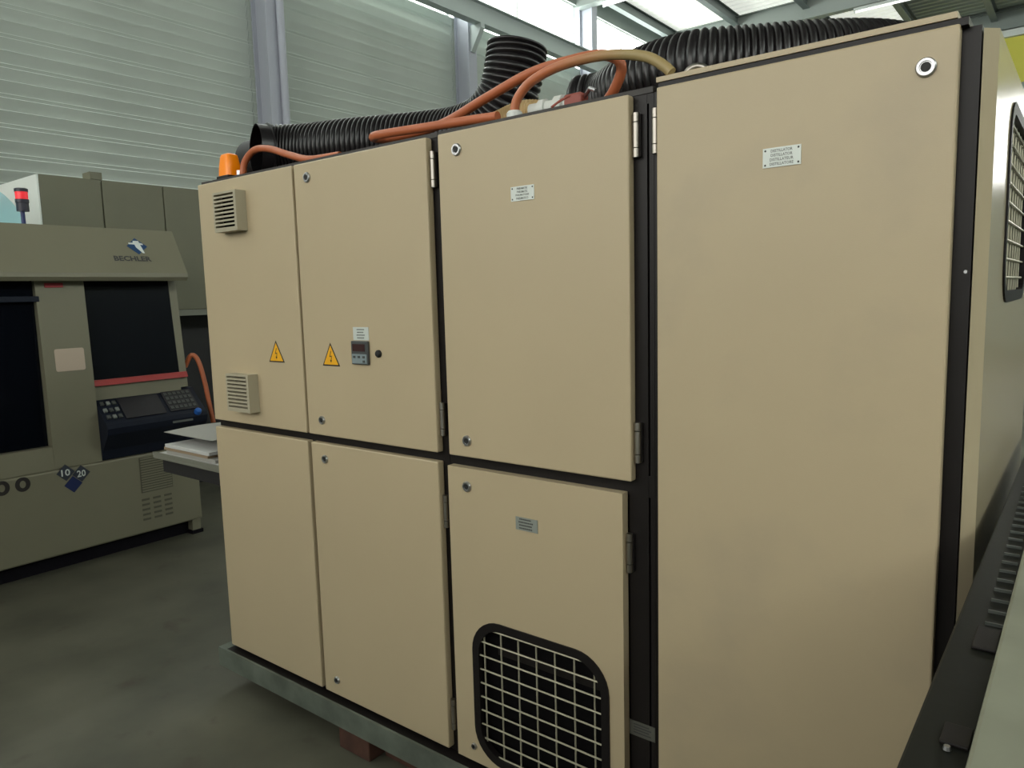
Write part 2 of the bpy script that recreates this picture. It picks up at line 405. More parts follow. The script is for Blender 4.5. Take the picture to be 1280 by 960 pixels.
# roof
ce = empty('ceiling', (0, 0, ZR), kind='structure')
PX = [-8.65 + 1.6 * k for k in range(12)]
def sheet(x0, x1, y0, y1):
    pr = []; n = int(round((y1 - y0) / .25))
    for k in range(n):
        y = y0 + .25 * k; pr += [(y, ZR), (y + .09, ZR), (y + .13, ZR + .04), (y + .21, ZR + .04)]
    pr.append((y1, ZR)); top = [(a, b + .006) for a, b in pr[::-1]]
    return MB().prism(pr + top, 'x', x0, x1)
def sheet_grid(x0, x1, y0, y1):
    pr = []; n = int(round((y1 - y0) / .25))
    for k in range(n):
        y = y0 + .25 * k; pr += [(y, ZR), (y + .09, ZR), (y + .13, ZR + .04), (y + .21, ZR + .04)]
    pr.append((y1, ZR)); mb = MB(); vs = []; fs = []
    for a, b in pr: vs += [(x0, a, b), (x1, a, b), (x0, a, b + .006), (x1, a, b + .006)]
    for i in range(len(pr) - 1):
        q = 4 * i; fs += [(q, q+1, q+5, q+4), (q+2, q+6, q+7, q+3)]
    return mb.add(vs, fs)
pan = {}
for k in range(-1, 11):
    xa = PX[k] if k >= 0 else X0 - .25
    xb = min(PX[k + 1], X1 + .25) if k >= 0 else PX[0]
    sky = (0 <= k <= 2) or (8 <= k <= 10)
    for y in BAYS:
        key = (round(xb - xa, 3), sky)
        if key not in pan: pan[key] = (obj('skylight_panel' if sky else 'roof_panel', sheet_grid(xa, xb, y, y + 4), 'skylight_sheet' if sky else 'roof_sheet', ce), xa, y)
        else: o, px, py = pan[key]; dup(o, (xa - px, y - py, 0))
pu0 = None
for x in PX[:12]:
    if x > X1: continue
    if pu0 is None:
        pu0 = obj('purlin', MB().box(x - .07, x + .07, Y0, Y1, 7.80, 7.815).box(x - .07, x + .07, Y0, Y1, 8.015, 8.03).box(x - .01, x + .01, Y0, Y1, 7.815, 8.015), 'purlin_paint', ce)
    else: dup(pu0, (x - PX[0], 0, 0))
r0 = obj('rafter', MB().box(X0, X1, Y0 - .1, Y0 + .1, 7.56, 7.58).box(X0, X1, Y0 - .1, Y0 + .1, 7.985, 8.0).box(X0, X1, Y0 - .01, Y0 + .01, 7.58, 7.985), 'rafter_paint', ce)
for k in range(1, 8): dup(r0, (0, 4 * k, 0))
# fluorescent battens under the rafters
def batten(x0, x1, y, z, label):
    e = empty('fluorescent_lamp', ((x0 + x1) / 2, y, z), label, 'lamp', 'fluorescent lamps under the roof')
    obj('housing', BX(x0, x1, y - .04, y + .04, z, z + .06, bev=.006), 'white_trim', e)
    obj('tube', MB().tube([(x0 + .03, y, z - .022), ((x0 + x1) / 2, y, z - .022), (x1 - .03, y, z - .022)], .019, 10), 'tube_lamp', e)
    for x in (x0 + .01, x1 - .035): obj('socket', BX(x, x + .025, y - .02, y + .02, z - .045, z), 'white_trim', e)
batten(-8.35, -6.9, 14.0, 7.50, 'lit fluorescent batten under the roof beside the upper wall window')
batten(-4.45, -3.2, 18.0, 7.50, 'fluorescent batten under the far rafter above the black duct')

# ------------------------------------------------------------------ the row of cabinets
D = 1.573                # front of the doors
FR = D + .028            # front of the dark frames
BACK = 2.80
ZB, ZT = .1712, 2.056
def lock(parent, x, z, r):
    o = obj('lock', MB().lathe([(r, 0), (r, .004), (r * .86, .007), (r * .62, .007), (r * .58, .0045), (r * .3, .0045)], (x, D, z), (0, -1, 0), 20), 'chrome', parent)
    obj('keyhole', MB().lathe([(r * .5, 0), (r * .5, .001)], (x, D - .0046, z), (0, -1, 0), 14), 'dark_hole', parent)
    return o
def hinge(parent, x, z, h=.10):
    for a, b in ((0, .2), (.22, .78), (.8, 1)):
        obj('hinge', MB().lathe([(.0085, h * (a - .5)), (.0085, h * (b - .5))], (x, FR - .012, z), (0, 0, 1), 12), 'hinge_metal', parent)
    obj('hinge_leaf', BX(x - .010, x + .010, FR - .008, FR + .001, z - h * .48, z + h * .48), 'frame_dark', parent)
def frame(parent, x0, x1, mids, wl_, wr_, wt=.03):
    # dark carcass with posts, rails and a closed back
    obj('carcass', BX(x0 + .004, x1 - .004, FR + .03, BACK, ZB, ZT - .006), 'frame_dark', parent)
    obj('post', BX(x0, x0 + wl_, FR, FR + .03, ZB, ZT - .004), 'frame_dark', parent)
    obj('post', BX(x1 - wr_, x1, FR, FR + .03, ZB, ZT - .004), 'frame_dark', parent)
    for z0, z1 in mids: obj('rail', BX(x0 + wl_, x1 - wr_, FR, FR + .03, z0, z1), 'frame_dark', parent)
def door(parent, x0, x1, z0, z1, m='beige_paint'):
    return obj('door', BX(x0, x1, D, FR - .001, z0, z1, bev=.004), m, parent)
def plate(parent, cx, cz, lines, m, ink, wdt=.075, hgt=.037, lh=.0058):
    p = obj('label_plate', BX(cx - wdt/2, cx + wdt/2, D - .0018, D, cz - hgt/2, cz + hgt/2), m, parent)
    for sx in (-1, 1):
        for sz in (-1, 1): obj('rivet', MB().lathe([(.0022, 0), (.0016, .001)], (cx + sx * (wdt/2 - .005), D - .0018, cz + sz * (hgt/2 - .005)), (0, -1, 0), 8), 'ink', parent)
    n = len(lines)
    for i, s in enumerate(lines):
        z = cz + (n/2 - .5 - i) * hgt * .225
        lettering('lettering', s, (cx, D - .0022, z), (1,0,0), (0,0,1), wdt * .052 * len(s), lh, ink, parent)
def print_lines(parent, cx, cz, wdt, n, dz, m):
    for i in range(n):
        z = cz + (n/2 - .5 - i) * dz; w_ = wdt * random.uniform(.75, 1)
        mb = MB(); x = cx - w_/2
        while x < cx + w_/2 - .002:
            q = random.uniform(.002, .0045); mb.box(x, x + q, D - .0024, D - .0018, z - .0018, z + .0018); x += q + .0013
        obj('print_line', mb, m, parent)
def triangle(parent, cx, z0, z1, hw):
    t = (z1 - z0)
    def tri(s, y): 
        zc = z0 + t * .36
        return [(cx - hw * s, zc + (z0 - zc) * s), (cx + hw * s, zc + (z0 - zc) * s), (cx, zc + (z1 - zc) * s)]
    obj('warning_border', MB().prism(tri(1, 0), 'y', D - .0008, D), 'black_print', parent)
    obj('warning_triangle', MB().prism(tri(.83, 0), 'y', D - .0012, D - .0002), 'yellow_sticker', parent)
    def bolt(p, q, a):
        d = Vector((q[0]-p[0], 0, q[1]-p[1])); n = Vector((-d.z, 0, d.x)).normalized() * a
        return [Vector((p[0],0,p[1]))+n, Vector((p[0],0,p[1]))-n, Vector((q[0],0,q[1]))-n, Vector((q[0],0,q[1]))+n]
    mb = MB(); c = (cx, z0 + t * .40); s = t * .9
    segs = [((c[0]+.04*s, c[1]+.28*s), (c[0]-.07*s, c[1]-.0*s)), ((c[0]-.07*s, c[1]-.0*s), (c[0]+.07*s, c[1]+.04*s)), ((c[0]+.07*s, c[1]+.04*s), (c[0]+.005*s, c[1]-.25*s)),
            ((c[0]+.005*s, c[1]-.25*s), (c[0]-.03*s, c[1]-.15*s)), ((c[0]+.005*s, c[1]-.25*s), (c[0]+.06*s, c[1]-.17*s))]
    for p, q in segs:
        v4 = [v + Vector((0, D - .0016, 0)) for v in bolt(p, q, .018 * s)]
        mb.quad(*v4, (0, 1, 0), .0006)
    obj('lightning_bolt', mb, 'black_print', parent)
def vent(parent, x0, x1, z0, z1):
    # louvred filter cover standing proud of the door
    d = .042; v = obj('vent_cover', ring([(x0, z0), (x1, z0), (x1, z1), (x0, z1)], [(x0 + .008, z0 + .008), (x1 - .014, z0 + .008), (x1 - .014, z1 - .008), (x0 + .008, z1 - .008)], D - d, D), 'vent_grey', parent)
    obj('vent_backing', BX(x0 + .008, x1 - .014, D - .008, D, z0 + .008, z1 - .008), 'interior_black', parent)
    n = 9; pz = (z1 - z0 - .016) / n; s0 = None
    for k in range(n):
        za = z0 + .008 + k * pz
        if s0 is None: s0 = obj('vent_slat', MB().prism([(D - d - .001, za), (D - d + .001, za), (D - d + .018, za + pz * .45), (D - d + .018, za + pz * .62), (D - d - .001, za + pz * .48)], 'x', x0 + .006, x1 - .012), 'vent_grey', parent)
        else: dup(s0, (0, 0, k * pz))

# electrical cabinet, two columns of doors
c1 = empty('control_cabinet', (-2.14, 2.2, ZB), 'beige four-door electrical cabinet with two yellow warning triangles, left end of the row', 'cabinet', 'beige cabinets of the long row')
frame(c1, -2.765, -1.503, [(ZB, .2), (1.095, 1.15), (2.03, ZT - .004)], .02, .03)
obj('door_backing', BX(-2.17, -2.13, FR + .002, FR + .02, .2, 2.03), 'frame_dark', c1)
obj('top_panel', BX(-2.77, -1.503, FR - .003, BACK, ZT - .0035, ZT + .010), 'cabinet_top', c1)
dA = door(c1, -2.757, -2.160, 1.136, 2.052); dB = door(c1, -2.147, -1.527, 1.136, 2.052)
dC = door(c1, -2.757, -2.160, .187, 1.108); dE = door(c1, -2.140, -1.527, .187, 1.108)
vent(dA, -2.586, -2.437, 1.857, 2.0); vent(dA, -2.586, -2.437, 1.19, 1.332)
triangle(dA, -2.310, 1.381, 1.459, .047); triangle(dB, -2.003, 1.379, 1.457, .045)
lock(dB, -2.075, 2.003, .017); lock(dB, -2.068, 1.19, .015); lock(dE, -2.064, 1.054, .015); lock(dE, -2.067, .246, .014)
for z in (1.963, 1.237): hinge(dB, -1.516, z)
for z in (.954, .30): hinge(dE, -1.516, z)
p = obj('label_plate', BX(-1.882, -1.808, D - .0018, D, 1.468, 1.510), 'plate_white', dB)
print_lines(dB, -1.846, 1.489, .042, 4, .0088, 'ink_soft')
obj('temperature_controller', BX(-1.887, -1.807, D - .010, D, 1.390, 1.466, bev=.003), 'controller_body', dB)
obj('controller_face', BX(-1.882, -1.812, D - .0115, D - .010, 1.394, 1.424), 'controller_face', dB)
obj('controller_display', BX(-1.878, -1.820, D - .0112, D - .010, 1.433, 1.456), 'controller_display', dB)
for k, (bx, bz) in enumerate(((-1.870, 1.415), (-1.848, 1.415), (-1.825, 1.415), (-1.825, 1.401))):
    obj('controller_button', BX(bx - .005, bx + .005, D - .013, D - .0112, bz - .0035, bz + .0035), 'controller_body', dB)
obj('black_knob', MB().lathe([(.012, 0), (.012, .006), (.009, .010), (.004, .011)], (-1.764, D, 1.427), (0, -1, 0), 16), 'dark_hole', dB)
# pneumatic cabinet
c2 = empty('pneumatic_cabinet', (-1.17, 2.2, ZB), 'beige cabinet with a pneumatics plate above and a wire-guarded opening below, middle of the row', 'cabinet', 'beige cabinets of the long row')
frame(c2, -1.501, -.8225, [(ZB, .2), (1.095, 1.15), (2.03, ZT - .004)], .012, .012)
obj('post', BX(-.893, -.8395, FR - .0008, FR + .03, ZB, ZT - .004), 'frame_dark', c2)
obj('top_panel', BX(-1.501, -.8225, FR - .003, BACK, ZT - .0035, ZT + .010), 'cabinet_top', c2)
dF = door(c2, -1.480, -.873, 1.136, 2.052)
lock(dF, -1.408, 2.001, .017); lock(dF, -1.406, 1.185, .016)
for z in (1.961, 1.233): hinge(dF, -.862, z)
plate(dF, -1.1845, 1.861, ['PNEUMATIK', 'PNEUMATIC', 'PNEUMATIQUE', 'PNEUMATICO'], 'plate_white', 'ink_soft')
HX0, HX1, HZ0, HZ1 = -1.407, -.945, .212, .652
hole = rrect(HX0, HX1, HZ0, HZ1, .10)
dG = obj('door', plate_with_hole(-1.487, -.898, .187, 1.103, hole, D, FR - .001), 'beige_paint', c2)
lock(dG, -1.412, 1.049, .016); lock(dG, -1.418, .238, .010); hinge(dG, -.887, .949)
obj('label_plate', BX(-1.235, -1.160, D - .0018, D, .953, .990), 'plate_grey', dG)
print_lines(dG, -1.20, .972, .05, 4, .0085, 'ink')
obj('guard_edging', ring(rrect(HX0 - .004, HX1 + .004, HZ0 - .004, HZ1 + .004, .104), rrect(HX0 + .02, HX1 - .02, HZ0 + .02, HZ1 - .02, .085), D - .004, D + .015), 'rubber', dG)
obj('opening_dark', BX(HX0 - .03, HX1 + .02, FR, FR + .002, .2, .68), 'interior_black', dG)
obj('inner_bar', BX(-1.33, -.95, FR - .008, FR - .001, .548, .575), 'frame_dark', dG)
def rr_half(c, lo, hi, r, v0, v1):
    # half-extent reduction inside rounded corners
    d = max(v0 + r - c, c - (v1 - r), 0); return r - math.sqrt(max(r * r - d * d, 0))
gx0, gx1, gz0, gz1 = HX0 + .015, HX1 - .015, HZ0 + .015, HZ1 - .015
for k in range(7):
    x = -1.372 + k * .0635; c = rr_half(x, 0, 0, .085, gx0, gx1)
    obj('guard_wire', MB().tube([(x, D + .008, gz0 + c), (x, D + .008, (gz0+gz1)/2), (x, D + .008, gz1 - c)], .0026, 8), 'wire_metal', dG)
for k in range(10):
    z = .625 - k * .0435; c = rr_half(z, 0, 0, .085, gz0, gz1)
    obj('guard_wire', MB().tube([(gx0 + c, D + .004, z), ((gx0+gx1)/2, D + .004, z), (gx1 - c, D + .004, z)], .0026, 8), 'wire_metal', dG)
# type plate on the dark post
tp = obj('type_plate', BX(-.897, -.8235, FR - .002, FR, .456, .496), 'type_plate', c2)
for k in range(4): obj('print_line', BX(-.885, -.835 - .006 * (k % 2), FR - .0024, FR - .002, .464 + k * .0075, .467 + k * .0075), 'ink', tp)
# distillation cabinet with one tall door
c3 = empty('distillator_cabinet', (-.5, 2.2, ZB), 'beige single-door cabinet with a distillator plate, right end of the row, nearest', 'cabinet', 'beige cabinets of the long row')
frame(c3, -.8215, -.182, [(ZB, .2), (2.03, ZT - .004)], .022, .03)
obj('top_panel', BX(-.803, -.217, D + .002, BACK, ZT + .009, ZT + .020), 'beige_paint', c3)
obj('top_gasket', BX(-.80, -.20, D + .006, BACK - .01, ZT - .005, ZT + .008), 'frame_dark', c3)
dH = door(c3, -.802, -.212, .187, 2.054, 'beige_smudged')
lock(dH, -.263, 1.989, .0175); hinge(dH, -.8125, 1.963); hinge(dH, -.8125, .30)
plate(dH, -.5195, 1.866, ['DESTILLATOR', 'DISTILLATOR', 'DISTILLATEUR', 'DISTILLATORE'], 'plate_white', 'ink_soft', wdt=.077, hgt=.039)
SX = -.157
shole = rrect(1.89, 2.46, 1.56, 1.975, .08)
sp = obj('side_panel', swap_xy(plate_with_hole(1.622, 2.76, .187, 2.045, shole, 0, .022), SX), 'side_panel_paint', c3)
obj('panel_fold', MB().prism([(-.179, 1.600), (-.157, 1.622), (-.179, 1.622)], 'z', .187, 2.045), 'side_panel_paint', sp)
obj('guard_edging', swap_xy(ring(rrect(1.885, 2.465, 1.555, 1.98, .085), rrect(1.91, 2.44, 1.58, 1.955, .065), -.004, .015), SX), 'rubber', sp)
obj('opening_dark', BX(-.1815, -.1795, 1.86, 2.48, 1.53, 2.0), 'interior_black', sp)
for k in range(9):
    z = 1.61 + k * .041; obj('guard_wire', MB().tube([(SX - .004, 1.905, z), (SX - .004, 2.2, z), (SX - .004, 2.445, z)], .0028, 8), 'wire_metal', sp)
for k in range(8):
    y = 1.945 + k * .065; obj('guard_wire', MB().tube([(SX - .009, y, 1.575), (SX - .009, y, 1.8), (SX - .009, y, 1.96)], .0028, 8), 'wire_metal', sp)
obj('screw', MB().lathe([(.004, 0), (.003, .003)], (-.19, FR, 1.62), (0, -1, 0), 10), 'chrome', c3)
# steel skid under the row
sk = empty('steel_skid', (-1.5, 2.2, .09), 'grey-green steel channel frame carrying the row of beige cabinets', 'frame')
cprof = [(1.546, .09), (1.60, .09), (1.60, .096), (1.552, .096), (1.552, .163), (1.60, .163), (1.60, .170), (1.546, .170)]
obj('front_channel', MB().prism(cprof, 'x', -2.815, -.17), 'steel_rail', sk)
obj('sealing_strip', BX(-2.765, -.19, 1.556, 1.60, .1702, .1708), 'frame_dark', sk)
obj('rear_channel', BX(-2.815, -.17, BACK - .06, BACK, .09, .170), 'steel_rail', sk)
for x in (-2.815, -.23): obj('cross_channel', BX(x, x + .06, 1.60, BACK - .06, .09, .170), 'steel_rail', sk)
tag(obj('wooden_block', BX(-2.06, -1.90, 1.56, 1.72, 0.0, .089, bev=.004), 'wood_red'), 'reddish wooden block wedged under the steel channel beneath the control cabinet', 'wood block')
tag(obj('wooden_plank', BX(-1.885, -1.30, 1.62, 1.72, 0.0, .06, bev=.003), 'wood_red'), 'reddish wooden plank on the floor beside the block under the channel', 'plank')

# amber beacon on the left end
ZC = ZT + .010
be = empty('beacon_lamp', (-2.665, 1.66, ZC), 'orange warning beacon on the top left end of the cabinet row', 'beacon')
obj('base', BX(-2.708, -2.626, 1.625, 1.695, ZC, ZC + .018, bev=.004), 'rubber', be)
bm_ = MB(); pr = [(.039, .034, .0), (.037, .032, .03), (.031, .027, .068), (.028, .024, .079), (.020, .016, .084)]
vs = []; fs = []; nn = 24
for a, b, h in pr:
    for i in range(nn):
        t = 2 * math.pi * i / nn; e = .45
        vs.append((-2.665 + a * math.copysign(abs(math.cos(t)) ** e, math.cos(t)), 1.66 + b * math.copysign(abs(math.sin(t)) ** e, math.sin(t)), ZC + .018 + h))
for k in range(len(pr) - 1):
    for i in range(nn): fs.append((k*nn+i, k*nn+(i+1)%nn, (k+1)*nn+(i+1)%nn, (k+1)*nn+i))
fs.append(tuple((len(pr)-1)*nn + i for i in range(nn))); fs.append(tuple(range(nn))[::-1]); bm_.add(vs, fs, True)
obj('amber_lens', bm_, 'amber', be)

# ------------------------------------------------------------------ ducts and hoses on the cabinet tops
def duct(label, ctrl, R, smooth_end=0.0, pitch=.019):
    pts = spline(ctrl, pitch / 5)
    def rad(i, s):
        if s < smooth_end: return R * (1.03 if s > smooth_end - .012 else .96)
        ph = (s / pitch) % 1.0
        return R * (.915 + .085 * math.sin(math.pi * ph) ** .7)
    e = empty('flexible_duct', (ctrl[0][0], ctrl[0][1], min(c[2] for c in ctrl) - R), label, 'duct', 'black flexible ducts on the cabinet tops')
    mb = MB().tube(pts, rad, 28, caps=False)
    L = len(pts); inner = MB().tube([pts[k] for k in range(0, L, 5)], R * .88, 28, caps=False)
    obj('corrugated_wall', mb, 'duct_black', e); obj('inner_wall', inner, 'interior_black', e)
    return e
duct('black corrugated duct lying on the control cabinet, bending upright at its far end', [(-2.565, 1.715, ZC + .108), (-2.535, 1.79, ZC + .108), (-2.44, 1.855, ZC + .108), (-2.25, 1.92, ZC + .108), (-2.07, 2.0, ZC + .108), (-1.93, 2.05, ZC + .108), (-1.81, 2.07, ZC + .11), (-1.70, 2.08, ZC + .14), (-1.625, 2.08, ZC + .205), (-1.595, 2.085, ZC + .285), (-1.585, 2.095, ZC + .365)], .104, .05)
tag(obj('duct_collar', MB().tube([(-2.80, 1.86, ZC + .1), (-2.75, 1.865, ZC + .1), (-2.69, 1.87, ZC + .1)], .1, 28), 'rubber'), 'black collar behind the beacon at the open end of the duct', 'collar')
duct('long black corrugated duct lying along the top of the distillator cabinet', [(-1.30, 2.03, ZC + .103), (-1.20, 2.04, ZC + .103), (-1.04, 1.95, ZC + .11), (-.88, 1.93, ZC + .115), (-.74, 1.99, ZC + .112), (-.60, 2.07, ZC + .112), (-.48, 2.18, ZC + .112), (-.43, 2.32, ZC + .112), (-.45, 2.6, ZC + .112)], .100)
def hose(name, label, ctrl, r, m, cat='hose', group=None, rib=0):
    pts = spline(ctrl, .012 if not rib else rib / 4)
    rad = r if not rib else (lambda i, s: r * (.88 + .12 * math.sin(math.pi * ((s / rib) % 1))))
    return tag(obj(name, MB().tube(pts, rad, 12), m), label, cat, group)
OG = 'orange hoses on the cabinet tops'
hose('orange_hose', 'orange hose arching over the open duct end beside the beacon', [(-2.575, 1.655, ZC + .006), (-2.56, 1.66, ZC + .06), (-2.50, 1.665, ZC + .095), (-2.40, 1.66, ZC + .085), (-2.27, 1.65, ZC + .045), (-2.15, 1.645, ZC + .014), (-2.02, 1.67, ZC + .014)], .0125, 'orange_hose', group=OG)
tag(obj('hose_fitting', MB().lathe([(.018, 0), (.018, .012), (.014, .014), (.014, .03)], (-2.59, 1.655, ZC), (0, 0, 1), 6, smooth=False), 'chrome'), 'small metal hose fitting beside the orange beacon', 'fitting')
hose('orange_hose', 'orange hose hairpin hanging over the gap between control and pneumatic cabinets', [(-1.31, 1.635, ZC + .018), (-1.42, 1.635, ZC + .024), (-1.57, 1.625, ZC + .028), (-1.72, 1.61, ZC + .031), (-1.795, 1.62, ZC + .034), (-1.815, 1.655, ZC + .035), (-1.75, 1.685, ZC + .035), (-1.58, 1.70, ZC + .05), (-1.40, 1.70, ZC + .095), (-1.24, 1.70, ZC + .132), (-1.10, 1.70, ZC + .138), (-1.02, 1.70, ZC + .132), (-.975, 1.703, ZC + .113), (-.968, 1.71, ZC + .085), (-1.0, 1.725, ZC + .045), (-1.04, 1.74, ZC + .016)], .0135, 'orange_hose', group=OG)
def two_tone():
    m = mat('aged_hose', (0.5, 0.14, 0.05), 0.42); nt = m.node_tree; b = nt.nodes['Principled BSDF']; tc = nt.nodes['Texture Coordinate']
    sx = nt.nodes.new('ShaderNodeSeparateXYZ'); nt.links.new(tc.outputs['Object'], sx.inputs[0])
    r = nt.nodes.new('ShaderNodeMapRange'); r.inputs[1].default_value = -.12; r.inputs[2].default_value = .12; nt.links.new(sx.outputs[0], r.inputs[0])
    mx = nt.nodes.new('ShaderNodeMixRGB'); mx.inputs[1].default_value = (0.50, 0.15, 0.06, 1); mx.inputs[2].default_value = (0.36, 0.27, 0.12, 1)
    nt.links.new(r.outputs[0], mx.inputs[0]); nt.links.new(mx.outputs[0], b.inputs['Base Color'])
two_tone()
hose('orange_hose', 'orange hose yellowed at one end arcing from the white fitting to the distillator cabinet', [(-1.262, 1.648, ZC + .0275), (-1.252, 1.648, ZC + .055), (-1.21, 1.65, ZC + .09), (-1.13, 1.652, ZC + .112), (-1.03, 1.65, ZC + .115), (-.94, 1.645, ZC + .104), (-.86, 1.635, ZC + .080), (-.81, 1.625, ZC + .048), (-.79, 1.625, ZC + .028)], .0125, 'aged_hose', group=OG)
hose('corrugated_conduit', 'tan ribbed conduit under the orange hoses at the standing duct', [(-1.55, 1.78, ZC + .035), (-1.45, 1.80, ZC + .05), (-1.34, 1.80, ZC + .065), (-1.22, 1.82, ZC + .04)], .032, 'tan_conduit', 'conduit', rib=.009)
ft = empty('pipe_fitting', (-1.19, 1.68, ZC), 'white threaded pipe fitting on the pneumatic cabinet top', 'fitting')
obj('body', MB().lathe([(.020, 0), (.020, .03), (.026, .032), (.026, .05), (.02, .052), (.02, .08), (.028, .082), (.028, .105), (.018, .107), (.018, .13)], (-1.24, 1.695, ZC + .029), (1, .06, 0), 12), 'fitting_white', ft)
obj('elbow', MB().lathe([(.022, 0), (.022, .02), (.017, .026)], (-1.262, 1.648, ZC), (0, 0, 1), 12), 'fitting_white', ft)
vl = empty('red_valve', (-1.09, 1.70, ZC), 'small red valve with metal handle beside the white fitting', 'valve')
obj('body', BX(-1.125, -1.07, 1.68, 1.72, ZC, ZC + .05, bev=.006), 'valve_red', vl)
obj('handle', MB().tube([(-1.07, 1.70, ZC + .04), (-1.03, 1.66, ZC + .045), (-1.0, 1.64, ZC + .03)], .005, 8), 'chrome', vl)
hose('cable_tie', 'thin cut cable ends sticking over the pneumatic cabinet edge', [(-1.05, 1.60, ZC + .02), (-1.07, 1.585, ZC + .008), (-1.085, 1.568, ZC - .008)], .003, 'valve_red', 'cable')
hose('grey_hose', 'small arched hose loop behind the lid of the distillator cabinet', [(-.81, 1.72, ZC + .012), (-.80, 1.725, ZC + .05), (-.775, 1.73, ZC + .062), (-.75, 1.735, ZC + .05), (-.74, 1.74, ZC + .022)], .008, 'hinge_metal')

# ------------------------------------------------------------------ the lathe on the left
LY0, LY1 = -.6, 2.63
la = empty('automatic_lathe', (-5.3, 1.0, 0), 'beige automatic lathe with dark windows, blue diamond logo and red strip', 'machine')
obj('plinth', BX(-5.75, -4.94, LY0, 2.57, 0, .10), 'lathe_plinth', la)
obj('foot', BX(-4.95, -4.88, 2.56, 2.62, .025, .10), 'lathe_beige', la); obj('foot_pad', BX(-4.96, -4.87, 2.55, 2.63, 0, .025), 'lathe_plinth', la)
obj('base_cabinet', BX(-5.8, -4.865, LY0, LY1, .10, .625, bev=.012), 'lathe_beige', la)
obj('upper_body', BX(-5.8, -5.03, LY0, LY1, .625, 1.76), 'lathe_beige', la)
obj('pillar', MB().prism([(-5.03, .628), (-4.875, .628), (-4.885, 1.2), (-4.905, 1.76), (-5.03, 1.76)], 'y', 1.735, 2.005), 'lathe_beige', la)
obj('sill', MB().prism([(-5.03, .628), (-4.875, .628), (-4.885, .765), (-5.03, .765)], 'y', LY0, 1.735), 'lathe_beige', la)
ld = obj('sliding_door', BX(-5.0, -4.94, .4, 1.733, .767, 1.757), 'lathe_window', la)
obj('door_rail', BX(-4.94, -4.895, .4, 1.75, 1.632, 1.665, bev=.004), 'lathe_navy', ld)
hood_p = [(-4.978, 2.09), (-4.815, 1.80), (-4.812, 1.775), (-4.83, 1.752), (-4.99, 1.762), (-5.8, 1.762), (-5.8, 2.09)]
ho = obj('hood', MB().prism(hood_p, 'y', LY0, LY1), 'lathe_beige', la)
# work-area door with slanted glass
wd = obj('door_frame', MB().prism([(-4.985, 1.755), (-4.925, 1.03), (-5.02, 1.03), (-5.02, 1.755)], 'y', 2.578, LY1), 'lathe_beige', la)
obj('window_glass', MB().prism([(-4.99, 1.755), (-4.93, 1.135), (-5.02, 1.135), (-5.02, 1.755)], 'y', 2.005, 2.578), 'lathe_window', la)
obj('red_strip', MB().prism([(-4.918, 1.135), (-4.905, 1.098), (-4.95, 1.098), (-4.95, 1.135)], 'y', 2.005, 2.625), 'red_strip', la)
obj('lower_door_rail', MB().prism([(-4.93, 1.098), (-4.922, 1.0), (-5.02, 1.0), (-5.02, 1.098)], 'y', 2.005, 2.578), 'lathe_beige', la)
# operator console
co = obj('console', MB().prism([(-4.935, 1.02), (-4.775, .865), (-4.760, .84), (-4.77, .80), (-4.86, .69), (-4.88, .63), (-5.02, .63), (-5.02, 1.02)], 'y', 2.008, 2.665), 'lathe_navy', la)
def on_console(y0, y1, t0, t1, th):
    a = Vector((-4.935, 0, 1.02)); b = Vector((-4.775, 0, .865)); n = Vector((.155, 0, .16)).normalized()
    def P(t, y): q = a.lerp(b, t) + n * .0005; return Vector((q.x, y, q.z))
    return MB().quad(P(t0, y0), P(t0, y1), P(t1, y1), P(t1, y0), n, th)
obj('screen', on_console(2.14, 2.40, .12, .88, .006), 'lathe_screen', co)
obj('keypad', on_console(2.43, 2.63, .08, .85, .005), 'lathe_screen', co)
for r_ in range(4):
    for c_ in range(6): obj('key', on_console(2.44 + c_ * .031, 2.44 + c_ * .031 + .021, .13 + r_ * .18, .13 + r_ * .18 + .11, .009), 'lathe_key', co)
for r_ in range(3):
    for c_ in range(3): obj('push_button', on_console(2.03 + c_ * .036, 2.03 + c_ * .036 + .02, .2 + r_ * .25, .2 + r_ * .25 + .12, .012), 'lathe_key_light' if (r_ + c_) % 2 else 'lathe_key', co)
obj('blue_knob', MB().lathe([(.022, 0), (.024, .015), (.02, .03), (.01, .034)], (-4.775, 2.60, .86), (.7, 0, .7), 16), 'blue_knob', co)
obj('console_slot', MB().prism([(-4.764, .835), (-4.760, .815), (-4.80, .815), (-4.80, .835)], 'y', 2.42, 2.56), 'lathe_key', co)
# prints on the slanted hood face
hv = Vector((-4.978 + 4.815, 0, 2.09 - 1.80)).normalized(); hu = Vector((0, 1, 0)); hn = Vector((.29, 0, .163)).normalized()
def hood_pt(y, z): t = (z - 1.80) / .29; return Vector((-4.815 - .163 * t, y, z)) + hn * .0015
def flat_on(o, u, v, pts, n, th=.001):
    q = [o + u * a + v * b for a, b in pts]; m_ = len(q)
    return MB().add(q + [x + n * th for x in q], [tuple(range(m_))[::-1], tuple(range(m_, 2 * m_))] + [(i, (i+1) % m_, m_ + (i+1) % m_, m_ + i) for i in range(m_)])
lettering('lettering', 'BECHLER', hood_pt(2.30, 1.893), hu, hv, .235, .038, 'ink', ho, .035)
lc = hood_pt(2.355, 1.975)
obj('logo_diamond', flat_on(lc, hu, hv, [(-.066, 0), (-.005, -.062), (.066, .0), (0, .062)], hn), 'logo_blue', ho)
obj('logo_mark', flat_on(lc, hu, hv, [(-.050, .014), (-.050, .024), (-.020, .026), (-.018, .040), (.018, .040), (.020, .026), (.040, .020), (.040, .010), (.022, .012), (.034, -.052), (.022, -.052), (-.010, -.010), (-.014, .012)], hn, .002), 'logo_white', ho)
